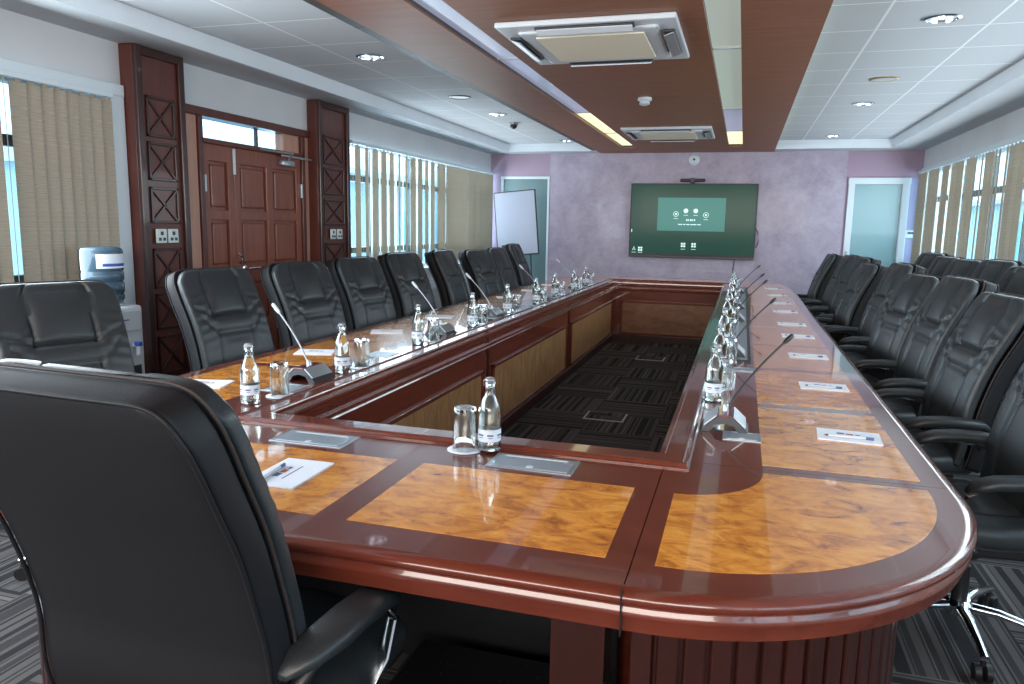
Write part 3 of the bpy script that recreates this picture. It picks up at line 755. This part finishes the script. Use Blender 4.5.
for i, y in enumerate(RB):
    put(bp, False, (-.072, y, bz), .4*i, '%s clear water bottle from the near end along the right table side' % ORD[i], 'bottle', GB)
    put(gp, False, (-.04+.012*(i % 2), y+.22, bz), 0, '%s upturned glass from the near end along the right table side' % ORD[i], 'glass', GG)

# ------------------------------------------------------------------ gooseneck microphones
def mic_proto(tip, headm):
    r = bpy.data.objects.new('conference_microphone', None); C.objects.link(r)
    # base: roof-shaped unit with open triangular ends, ridge along local x
    yz = lambda pts: pts
    o = MB(); m = Matrix(((0, 0, 1, 0), (1, 0, 0, 0), (0, 1, 0, 0), (0, 0, 0, 1)))    # (x,y,z)->(z,x,y)
    o.prism([(-.075, .0), (-.045, .0), (-.030, .022), (.0, .030), (.030, .022), (.045, .0), (.075, .0), (.060, .018), (.022, .052), (-.022, .052), (-.060, .018)], -.07, .07, m=m); o.build('base', 'dark_metal', r)
    o = MB(); o.box(-.071, .071, -.0265, .0265, -.002, .003, .001, m=TR((0, .045, .037)) @ RX(-.735)); o.build('speaker_face', 'silver', r)
    o = MB(); o.box(-.071, .071, -.0265, .0265, -.002, .003, .001, m=TR((0, -.045, .037)) @ RX(.735)); o.build('button_face', 'silver', r)
    MB().box(-.071, .071, -.022, .022, .051, .057, .002).build('top_strip', 'burgundy', r)
    t = Vector(tip); p0 = Vector((0, 0, .055)); mid = Vector((t.x*.28, t.y*.28, .055+(t.z-.055)*.48))
    pts = [(1-s)**2*p0+2*s*(1-s)*mid+s*s*t for s in [k/12 for k in range(13)]]
    MB().lathe([(.011, .055), (.009, .075), (.005, .08)], 14).build('collar', 'silver', r, 40)
    MB().tube(pts, .0038, 8).build('gooseneck', 'dark_metal' if headm == 'black' else 'silver', r, 60)
    d = (pts[-1]-pts[-2]).normalized(); e = t+d*.045
    MB().tube([t-d*.01, t, t+d*.02, e, e+d*.006], [.005, .0075, .009, .008, .003], 12).build('microphone_head', headm, r, 50)
    return r
GM = 'gooseneck microphones on the table'
ml = mic_proto((.06, .19, .265), 'white')
for i, y in enumerate([2.70, 4.14, 5.10, 6.50, 7.95]):
    put(ml, i == 0, (-1.70, y, bz), PI/2+(-.05 if i == 0 else .05*i-.1), '%s gooseneck microphone from the near end along the left table side' % ORD[i], 'microphone', GM)
mr = mic_proto((.27, -.185, .26), 'black')
for i, y in enumerate([2.52, 4.02, 5.58, 6.45, 8.05]):
    put(mr, i == 0, (-.02, y, bz), PI/2, '%s gooseneck microphone from the near end along the right table side' % ORD[i], 'microphone', GM)

# ------------------------------------------------------------------ executive chairs
def interp(tbl, t):
    for (a, va), (b_, vb) in zip(tbl, tbl[1:]):
        if t <= b_:
            s = (t-a)/(b_-a); s = s*s*(3-2*s)*.35+s*.65
            return va+(vb-va)*s
    return tbl[-1][1]
def seg_d(px, py, ax, ay, bx, by):
    vx, vy = bx-ax, by-ay; t = max(0, min(1, ((px-ax)*vx+(py-ay)*vy)/(vx*vx+vy*vy)))
    return math.hypot(px-ax-t*vx, py-ay-t*vy)
def g(d, s): return math.exp(-(d/s)**2)
BP = [(0, (-.135, .44)), (.15, (-.158, .54)), (.35, (-.168, .68)), (.6, (-.222, .87)), (.8, (-.290, 1.02)), (.93, (-.335, 1.12)), (1, (-.352, 1.17))]
def bpath(t):
    # Catmull-Rom through BP
    ts = [k[0] for k in BP]; i = max(j for j in range(len(ts)-1) if t >= ts[j] or j == 0)
    p = [Vector(BP[max(0, min(len(BP)-1, k))][1]) for k in (i-1, i, i+1, i+2)]
    s = (t-ts[i])/(ts[i+1]-ts[i])
    return .5*((2*p[1])+(-p[0]+p[2])*s+(2*p[0]-5*p[1]+4*p[2]-p[3])*s*s+(-p[0]+3*p[1]-3*p[2]+p[3])*s**3)
LEN = .76
def bwidth(t): return interp([(0, .246), (.2, .243), (.5, .240), (.85, .244), (1, .236)], t)
def rounded(w, s, r): return w-r+math.sqrt(max(0, r*r-(r-s)**2)) if s < r else w
def back_part(yc, half, rw, disp, nst=56, n=72, wscale=1.0, e=3.6, edge_r=.035, tm=1.0):
    rings = []
    for i in range(nst+1):
        # denser stations near the ends
        t = i/nst; t = .5-.5*math.cos(PI*t) if True else t
        t = .55*t+.45*(i/nst)
        p = bpath(t*tm); dl = bpath(min(1, t+.01))-bpath(max(0, t-.01)); dl.normalize(); nrm = Vector((dl.y, -dl.x))   # forward normal
        if nrm.x < 0: nrm = -nrm
        st = (1-t)*LEN; sb = t*LEN
        w_ = bwidth(t)*wscale
        w_ = rounded(w_, max(st, .0), rw); w_ = min(w_, rounded(bwidth(t)*wscale, sb, .03))
        hh = min(rounded(half, st, edge_r), rounded(half, sb, edge_r)) if edge_r < half+.02 else half
        hh = max(hh, .002)
        q = []
        for k in range(n):
            # uneven angle: finer on the front face
            a = 2*PI*k/n
            cx, sy = math.cos(a), math.sin(a)
            x = w_*math.copysign(abs(cx)**(2/e), cx); d = hh*math.copysign(abs(sy)**(2/e), sy)
            if sy > 0 and disp: d += disp(x/max(w_, .01), t)*min(1, sy*2.2)
            o_ = p+nrm*(yc+d)
            q.append((x, o_.x, o_.y))
        rings.append(q)
    return MB().loft(rings)
def front_disp(x, t):
    ax = abs(x); d = 0
    if t > .665:
        gx = .46+.06*(t-.665)/.335; d -= .013*g(ax-gx, .028)
        if ax < gx: d += .015*min(1, (gx-ax)/.24)*math.sin(PI*min(1, max(0, (t-.665)/.30)))**.9
    if ax < .52: d -= .015*g(t-.668, .011); d -= .012*g(t-.555, .009)
    d -= .011*g(seg_d(ax*.33, t, .155, .665, .30, .73), .009)
    d -= .010*g(seg_d(ax*.33, t, .155, .555, .27, .66), .008)
    d -= .009*g(seg_d(ax*.33, t, .155, .555, .19, .05), .008)
    if .555 < t < .668 and ax < .5: d += .005*math.sin(PI*(t-.555)/.113)
    if t < .5: d += .004*(1-min(1, ax/.5))
    if ax > .5: d += .0022*math.sin(t*105+ax*7)*g(t-.66, .16)+.005*min(1, (ax-.5)/.1)
    return d
chair = bpy.data.objects.new('executive_chair', None); C.objects.link(chair)
back_part(-.042, .036, .075, None, nst=40, n=64, e=8, edge_r=.012).build('back_shell', 'leather_back', chair, 60)
cu = back_part(.020, .027, .075, front_disp, nst=84, n=120, wscale=.99, e=4.2, edge_r=.025, tm=.976).build('back_cushion', 'leather', chair, 70)
def edge_tube(off, ws, rad, inset=0):
    pts = []
    N = 60
    for i in range(N+1):
        t = .02+.98*i/N; t = 1-(1-t)**1.4
        t = min(t, .9995)
        p = bpath(t); dl = bpath(min(1, t+.01))-bpath(max(0, t-.01)); dl.normalize(); nr = Vector((dl.y, -dl.x)); nr = nr if nr.x > 0 else -nr
        w_ = rounded(bwidth(t)*ws, (1-t)*LEN, .075); o_ = p+nr*off; pts.append((w_, o_.x, o_.y))
    full = pts+[(-x, y, z) for x, y, z in pts[::-1]]
    return MB().tube(full, rad, 8)
edge_tube(-.0065, 1.0, .0032).build('piping', 'piping', cu, 60)
edge_tube(-.076, .985, .004).build('piping', 'leather_back', cu, 60)
# seat
def seat_rings():
    rings = []; N = 36; n = 72
    for i in range(N+1):
        s = i/N; s = .5*s+.5*(.5-.5*math.cos(PI*s)); y = -.21+.50*s
        zc = .445+.012*s-.05*max(0, (s-.86)/.14)**2; w_ = interp([(0, .215), (.4, .262), (1, .255)], s)
        w_ = min(rounded(w_, (1-s)*.5, .09), rounded(w_, s*.5, .04)); hh = max(.003, min(rounded(.055, (1-s)*.5, .05), rounded(.055, s*.5, .04)))
        q = []
        for k in range(n):
            a = 2*PI*k/n; cx, sy = math.cos(a), math.sin(a)
            x = w_*math.copysign(abs(cx)**.55, cx); d = hh*math.copysign(abs(sy)**.6, sy); ax = abs(x)/max(w_, .01)
            if sy > 0: d += (-.010*g(ax-.62, .04)+.010*(1-ax*ax)+(.006 if ax > .66 else 0)-.008*g(s-.45, .02)*(ax < .6))*min(1, sy*2)
            q.append((x, y, zc+d))
        rings.append(q)
    return rings
MB().loft(seat_rings()).build('seat', 'leather', chair, 70)
MB().box(-.17, .17, -.14, .16, .355, .40, .01).build('seat_pan', 'black', chair)
for s in (-1, 1):
    # curved leather arm pad
    P = [(s*.250, -.225, .622), (s*.262, -.19, .640), (s*.275, -.12, .650), (s*.276, -.04, .652), (s*.275, .04, .645), (s*.273, .09, .630), (s*.271, .118, .612)]
    rings = []
    for i, p in enumerate(P):
        f = [0.30, .85, 1, 1, 1, .9, .35][i]; q = []
        for k in range(20):
            a = 2*PI*k/20; q.append((p[0]+.038*f*math.copysign(abs(math.cos(a))**.7, math.cos(a)), p[1], p[2]+.021*f*math.copysign(abs(math.sin(a))**.7, math.sin(a))))
        rings.append(q)
    pad = MB().loft(rings).build('armrest', 'leather', chair, 70)
    t_ = [(s*.275, -.13, .622), (s*.276, -.03, .633), (s*.275, .06, .628), (s*.273, .115, .598), (s*.270, .125, .56), (s*.262, .10, .48), (s*.245, .07, .41), (s*.17, .04, .385)]
    MB().tube(t_, .013, 10, flat=(1.3, .6)).build('arm_frame', 'chrome', pad, 60)
    MB().tube([(s*.20, -.19, .50), (s*.245, -.20, .55), (s*.262, -.17, .612), (s*.27, -.10, .630)], .016, 10).build('arm_bracket', 'black', pad, 60)
MB().lathe([(.05, .30), (.05, .35)], 18).build('tilt_mechanism', 'black', chair, 40)
g_ = MB(); g_.lathe([(.026, .10), (.026, .26), (.018, .262), (.018, .31)], 18); g_.build('gas_column', 'black', chair, 40)
MB().tube([(.05, .0, .335), (.16, .02, .325), (.21, .03, .33)], .006).build('tilt_lever', 'black', chair)
base = MB(); base.lathe([(.045, .085), (.048, .12), (.035, .135)], 20); base = base.build('star_base', 'chrome', chair, 40)
for k in range(5):
    a = k*2*PI/5+PI/2+.25; c, s = math.cos(a), math.sin(a)
    pts = [(c*r, s*r, z) for r, z in [(.03, .112), (.12, .112), (.22, .095), (.30, .078)]]
    MB().tube(pts, [.022, .020, .017, .015], 10, flat=(1, .7)).build('spoke', 'chrome', base, 60)
    o = MB(); o.cyl((c*.29, s*.29, .05), (c*.29, s*.29, .085), .009); 
    for q in (-1, 1): o.cyl((c*.29-s*q*.008, s*.29+c*q*.008, .0265), (c*.29-s*q*.026, s*.29+c*q*.026, .0265), .0265, 16)
    o.build('caster', 'black', base, 40)

GCH = {'R': 'black leather chairs along the right table side', 'L': 'black leather chairs along the left table side', 'B': 'black leather chairs in the row against the right window'}
usedc = False
def place_chair(tx, ty, ztop, deg, label, group):
    """top of the backrest at (tx, ty, ztop), facing local +Y turned by deg"""
    global usedc
    th = math.radians(deg); k = ztop/1.172
    ox, oy = tx+.352*(-math.sin(th)), ty+.352*math.cos(th)
    o = chair if not usedc else copy_tree(chair)
    usedc = True
    o.location = (ox, oy, 0); o.rotation_euler = (0, 0, th); o.scale = (1, 1, k); o['label'] = label; o['category'] = 'chair'
    if group: o['group'] = group
    return o
place_chair(-1.01, .92, 1.162, -3, 'black leather chair seen from behind in the near left foreground', None).scale.x = 1.14
Rr = [(1.13, 2.86, 1.17, 95), (1.09, 3.68, 1.15, 96), (1.10, 4.42, 1.18, 95), (1.06, 5.12, 1.152, 101), (1.10, 5.95, 1.187, 95), (1.00, 6.72, 1.15, 95), (1.05, 7.5, 1.176, 98), (1.05, 8.25, 1.171, 95), (.97, 9.2, 1.15, 92)]
for i, (x, y, z, a) in enumerate(Rr): place_chair(x+.025, y, z, a, '%s black leather chair from the near end along the right table side' % ORD[i], GCH['R'])
Lr = [(-2.68, 2.36, 1.143, -112), (-2.72, 3.38, 1.147, -100), (-2.68, 4.13, 1.15, -101), (-2.76, 5.02, 1.149, -100), (-2.76, 5.8, 1.16, -98), (-2.70, 6.55, 1.165, -88), (-2.62, 7.3, 1.15, -100), (-2.66, 8.05, 1.153, -92), (-2.78, 9.1, 1.175, -88)]
for i, (x, y, z, a) in enumerate(Lr): place_chair(x, y, z, a, '%s black leather chair from the near end along the left table side' % ORD[i], GCH['L'])
for i, (x, y, z, a) in enumerate([(1.80, 8.20, 1.215, 104), (1.78, 7.53, 1.2, 101), (1.77, 6.88, 1.2, 103), (1.80, 6.2, 1.222, 102), (1.78, 5.5, 1.205, 104)]):
    place_chair(x, y, z, a, '%s black leather chair from the far end of the row against the right window' % ORD[i], GCH['B'])

# ------------------------------------------------------------------ water dispenser
wd = thing('water_dispenser', 'white floor standing water dispenser between the near left window and the pillar', 'water dispenser', (-3.46, 3.385, 0), 0)
MB().box(-.145, .145, -.145, .145, 0, .905, .02, seg=3).build('cabinet', 'white', wd, 35)
MB().lathe([(.105, .90), (.105, .92), (.07, .925)], 28).build('collar', 'white', wd, 40)
MB().box(.143, .151, -.12, .12, .76, .88, .006).build('top_panel', 'white', wd)
MB().box(.151, .153, -.03, .03, .825, .833).build('badge', 'print_blue', wd)
MB().box(.140, .148, -.11, .11, .42, .56, .004).build('drip_recess', 'dark_metal', wd)
for y, m in ((-.035, 'red'), (.065, 'blue')):
    o = MB(); o.cyl((.145, y, .675), (.178, y, .675), .013); o.box(.165, .188, y-.012, y+.012, .62, .675, .004); tp = o.build('tap', 'white', wd)
    MB().box(.155, .192, y-.014, y+.014, .675, .70, .005).build('tap_lever', m, tp)
jr = thing('water_jug', 'large blue tinted water jug upturned on the white dispenser', 'water jug', (-3.46, 3.395, .926))
pr = [(.06, .0), (.095, .004), (.108, .018), (.110, .035), (.106, .042), (.106, .052), (.112, .060), (.112, .105), (.106, .112), (.106, .122), (.112, .130), (.112, .165), (.107, .172), (.107, .180), (.113, .188), (.113, .285), (.108, .300), (.092, .312), (.02, .315)]
MB().lathe(pr, 36).build('jug_body', 'bluejug', jr, 50)
o = MB(); A = [(-1.0+1.9*i/14) for i in range(15)]
v0 = [o.bm.verts.new((.1142*math.cos(a), .1142*math.sin(a), .195)) for a in A]; v1 = [o.bm.verts.new((.1142*math.cos(a), .1142*math.sin(a), .275)) for a in A]
for i in range(14): o.bm.faces.new((v0[i], v0[i+1], v1[i+1], v1[i]))
lb = o.build('label', 'label', jr, 50)
o = MB()
q0 = [o.bm.verts.new((.1148*math.cos(a), .1148*math.sin(a), .206)) for a in A[2:13]]; q1 = [o.bm.verts.new((.1148*math.cos(a), .1148*math.sin(a), .222)) for a in A[2:13]]
for i in range(10): o.bm.faces.new((q0[i], q0[i+1], q1[i+1], q1[i]))
o.build('label_print', 'blue', lb)

# ------------------------------------------------------------------ flip chart
fc = thing('flip_chart', 'white flip chart easel standing before the grey door in the far left corner', 'flip chart', (-3.06, 10.15, 0), math.radians(3))
tilt = RX(-.06) @ RY(-.10)
o = MB(); o.box(-.30, .30, -.012, .012, 0, .90, .006, m=TR((.06, 0, .98)) @ tilt); o.build('board', 'black', fc)
o = MB(); o.box(-.285, .285, -.018, -.012, .02, .885, .002, m=TR((.06, 0, .98)) @ tilt); o.build('paper_pad', mat('flip_chart_paper', (.34, .37, .46), .5), fc)
for x, y, tx in ((-.28, -.12, -.2), (.28, -.12, .2), (0, .42, 0)):
    MB().cyl((x*1.2, y, .0), (tx, .05, 1.30 if y < 0 else 1.5), .011).build('leg', 'black', fc, 40)

# ------------------------------------------------------------------ screen
tv = thing('wall_display', 'large flat screen showing a green menu on the pink wall', 'screen', (-.707, YB, 1.5))
MB().box(-.865, .865, -.075, -.02, -.515, .52, .006).build('casing', 'black', tv)
MB().box(-.30, .30, -.022, -.0005, -.2, .2).build('wall_bracket', 'dark_metal', tv)
sc = MB().box(-.845, .845, -.0775, -.0755, -.455, .505).build('display', 'screen', tv)
MB().box(-.865, .865, -.080, -.020, -.515, -.480, .006).build('lower_bezel', 'dark_metal', tv)
MB().box(-.475, .45, -.0785, -.0780, -.135, .325).build('menu_window', 'popup', sc)
def icon(cx, cz, r_, kind):
    o = MB(); y = -.079
    if kind == 'disc' or kind == 'half':
        o.lathe([(r_, 0), (r_, .0006)], 20, TR((cx, y, cz)) @ RX(PI/2))
    elif kind == 'ring':
        o.tube([(cx+r_*math.cos(k*2*PI/20), y, cz+r_*math.sin(k*2*PI/20)) for k in range(20)], .004, 4, closed=True); o.box(cx-.012, cx+.012, y-.001, y, cz-.012, cz+.012)
    elif kind == 'grid':
        for i in (-1, 1):
            for j in (-1, 1): o.box(cx+i*.017-.013, cx+i*.017+.013, y-.001, y, cz+j*.017-.013, cz+j*.017+.013)
    elif kind == 'house':
        o.box(cx-.006, cx+.006, y-.001, y, cz, cz+.03); o.box(cx-.02, cx-.010, y-.001, y, cz-.02, cz); o.box(cx+.010, cx+.02, y-.001, y, cz-.02, cz)
    o.box(cx-.03, cx+.03, y-.001, y, cz-r_-.032, cz-r_-.026)
    o.build('icon', 'icon', sc)
icon(-.22, .10, .034, 'ring'); icon(-.085, .145, .032, 'disc'); icon(.05, .145, .032, 'disc'); icon(.19, .09, .034, 'ring')
o = MB()
for k, wv in enumerate((.018, .012, .02, .012, .018)): o.box(-.075+k*.026, -.075+k*.026+wv, -.0795, -.0788, .005, .03)
o.build('title_text', 'icon', sc)
o = MB(); xx = -.185
for wv in (.06, .03, .045, .08, .05): o.box(xx, xx+wv, -.0795, -.0788, -.05, -.038); xx += wv+.012
o.build('caption_text', 'icon', sc)
icon(-.10, -.33, .03, 'grid'); icon(.045, -.33, .03, 'grid'); icon(-.79, -.40, .02, 'house'); icon(-.70, -.40, .02, 'grid')
MB().box(-.838, -.826, -.0795, -.0780, -.16, -.12).build('icon', 'icon', sc)
# cables by the screen
cb = MB()
cb.tube([(.155, YB-.02, 1.42), (.19, YB-.015, 1.36), (.20, YB-.012, 1.22), (.17, YB-.03, 1.15)], .006)
tag(cb.build('cable', 'black'), 'thin black cable hanging beside the right edge of the screen', 'cable')
cb = MB(); cb.tube([(.0-.1, YB-.02, .98), (-.11, YB-.015, .85), (-.10, YB-.015, .4), (-.12, YB-.012, .1)], .006)
tag(cb.build('cable', 'black'), 'thin black cable hanging below the screen to the floor', 'cable')
wc = thing('webcam', 'black bar webcam with round lens mounted above the screen', 'webcam', (-.725, YB, 2.065))
MB().box(-.17, .17, -.075, -.03, -.022, .022, .012).build('bar', 'black', wc)
MB().lathe([(.030, 0), (.034, .02), (.028, .035)], 20, TR((0, -.06, 0)) @ RX(PI/2)).build('lens', 'dark_metal', wc, 40)
MB().box(-.03, .03, -.04, 0, -.04, -.01).build('bracket', 'black', wc)
ws = thing('wall_speaker', 'small round white unit high on the pink wall above the webcam', 'wall sensor', (-.72, YB, 2.35))
MB().lathe([(.075, 0), (.075, .02), (.05, .045), (.02, .052)], 28, RX(PI/2)).build('body', 'frame_white', ws, 40)
MB().lathe([(.018, .05), (.014, .058)], 16, RX(PI/2)).build('eye', 'dark_metal', ws, 40)
th_ = thing('thermostat', 'small white control panel on the violet strip right of the far right door', 'thermostat', (2.085, YB+.012, 1.38))
MB().box(-.055, .055, -.022, 0, -.05, .05, .005).build('housing', 'socket', th_); MB().box(-.035, .035, -.024, -.02, 0, .03, .001).build('display', 'dark_metal', th_)

# ------------------------------------------------------------------ floor boxes and things under the table
fbp = bpy.data.objects.new('floor_box', None); C.objects.link(fbp)
MB().box(-.15, .15, -.12, .12, 0, .006, .002).build('frame', 'silver', fbp); MB().box(-.135, .135, -.105, .105, .005, .009, .001).build('lid', 'carpet', fbp)
put(fbp, True, (-.88, 8.1, 0), 0, 'farther of two floor socket boxes in the carpet inside the table', 'floor box', 'floor boxes inside the table')
put(fbp, False, (-.90, 5.42, 0), 0, 'nearer of two floor socket boxes in the carpet inside the table', 'floor box', 'floor boxes inside the table')
pf = thing('equipment_case', 'low black case with a dotted perforated top under the near end of the table', 'equipment case', (-.62, 1.80, 0))
MB().box(-.24, .24, -.16, .16, 0, .15, .01).build('case_body', 'black', pf)
def dots():
    m = mat('perforated_sheet', (.01, .01, .012), .4)
    t = nd(m, 'ShaderNodeTexCoord'); v = nd(m, 'ShaderNodeTexVoronoi'); v.inputs['Scale'].default_value = 42; v.inputs['Randomness'].default_value = .25
    lk(m, t.outputs['Object'], v.inputs['Vector']); l = nd(m, 'ShaderNodeMath', operation='LESS_THAN'); lk(m, v.outputs['Distance'], l.inputs[0]); l.inputs[1].default_value = .18
    mx = nd(m, 'ShaderNodeMix', data_type='RGBA'); lk(m, l.outputs[0], mx.inputs[0]); mx.inputs[6].default_value = (.008, .008, .01, 1); mx.inputs[7].default_value = (.10, .10, .12, 1)
    lk(m, mx.outputs[2], bsdf(m).inputs['Base Color']); return m
MB().box(-.23, .23, -.15, .15, .149, .152, .001).build('perforated_sheet', dots(), pf)
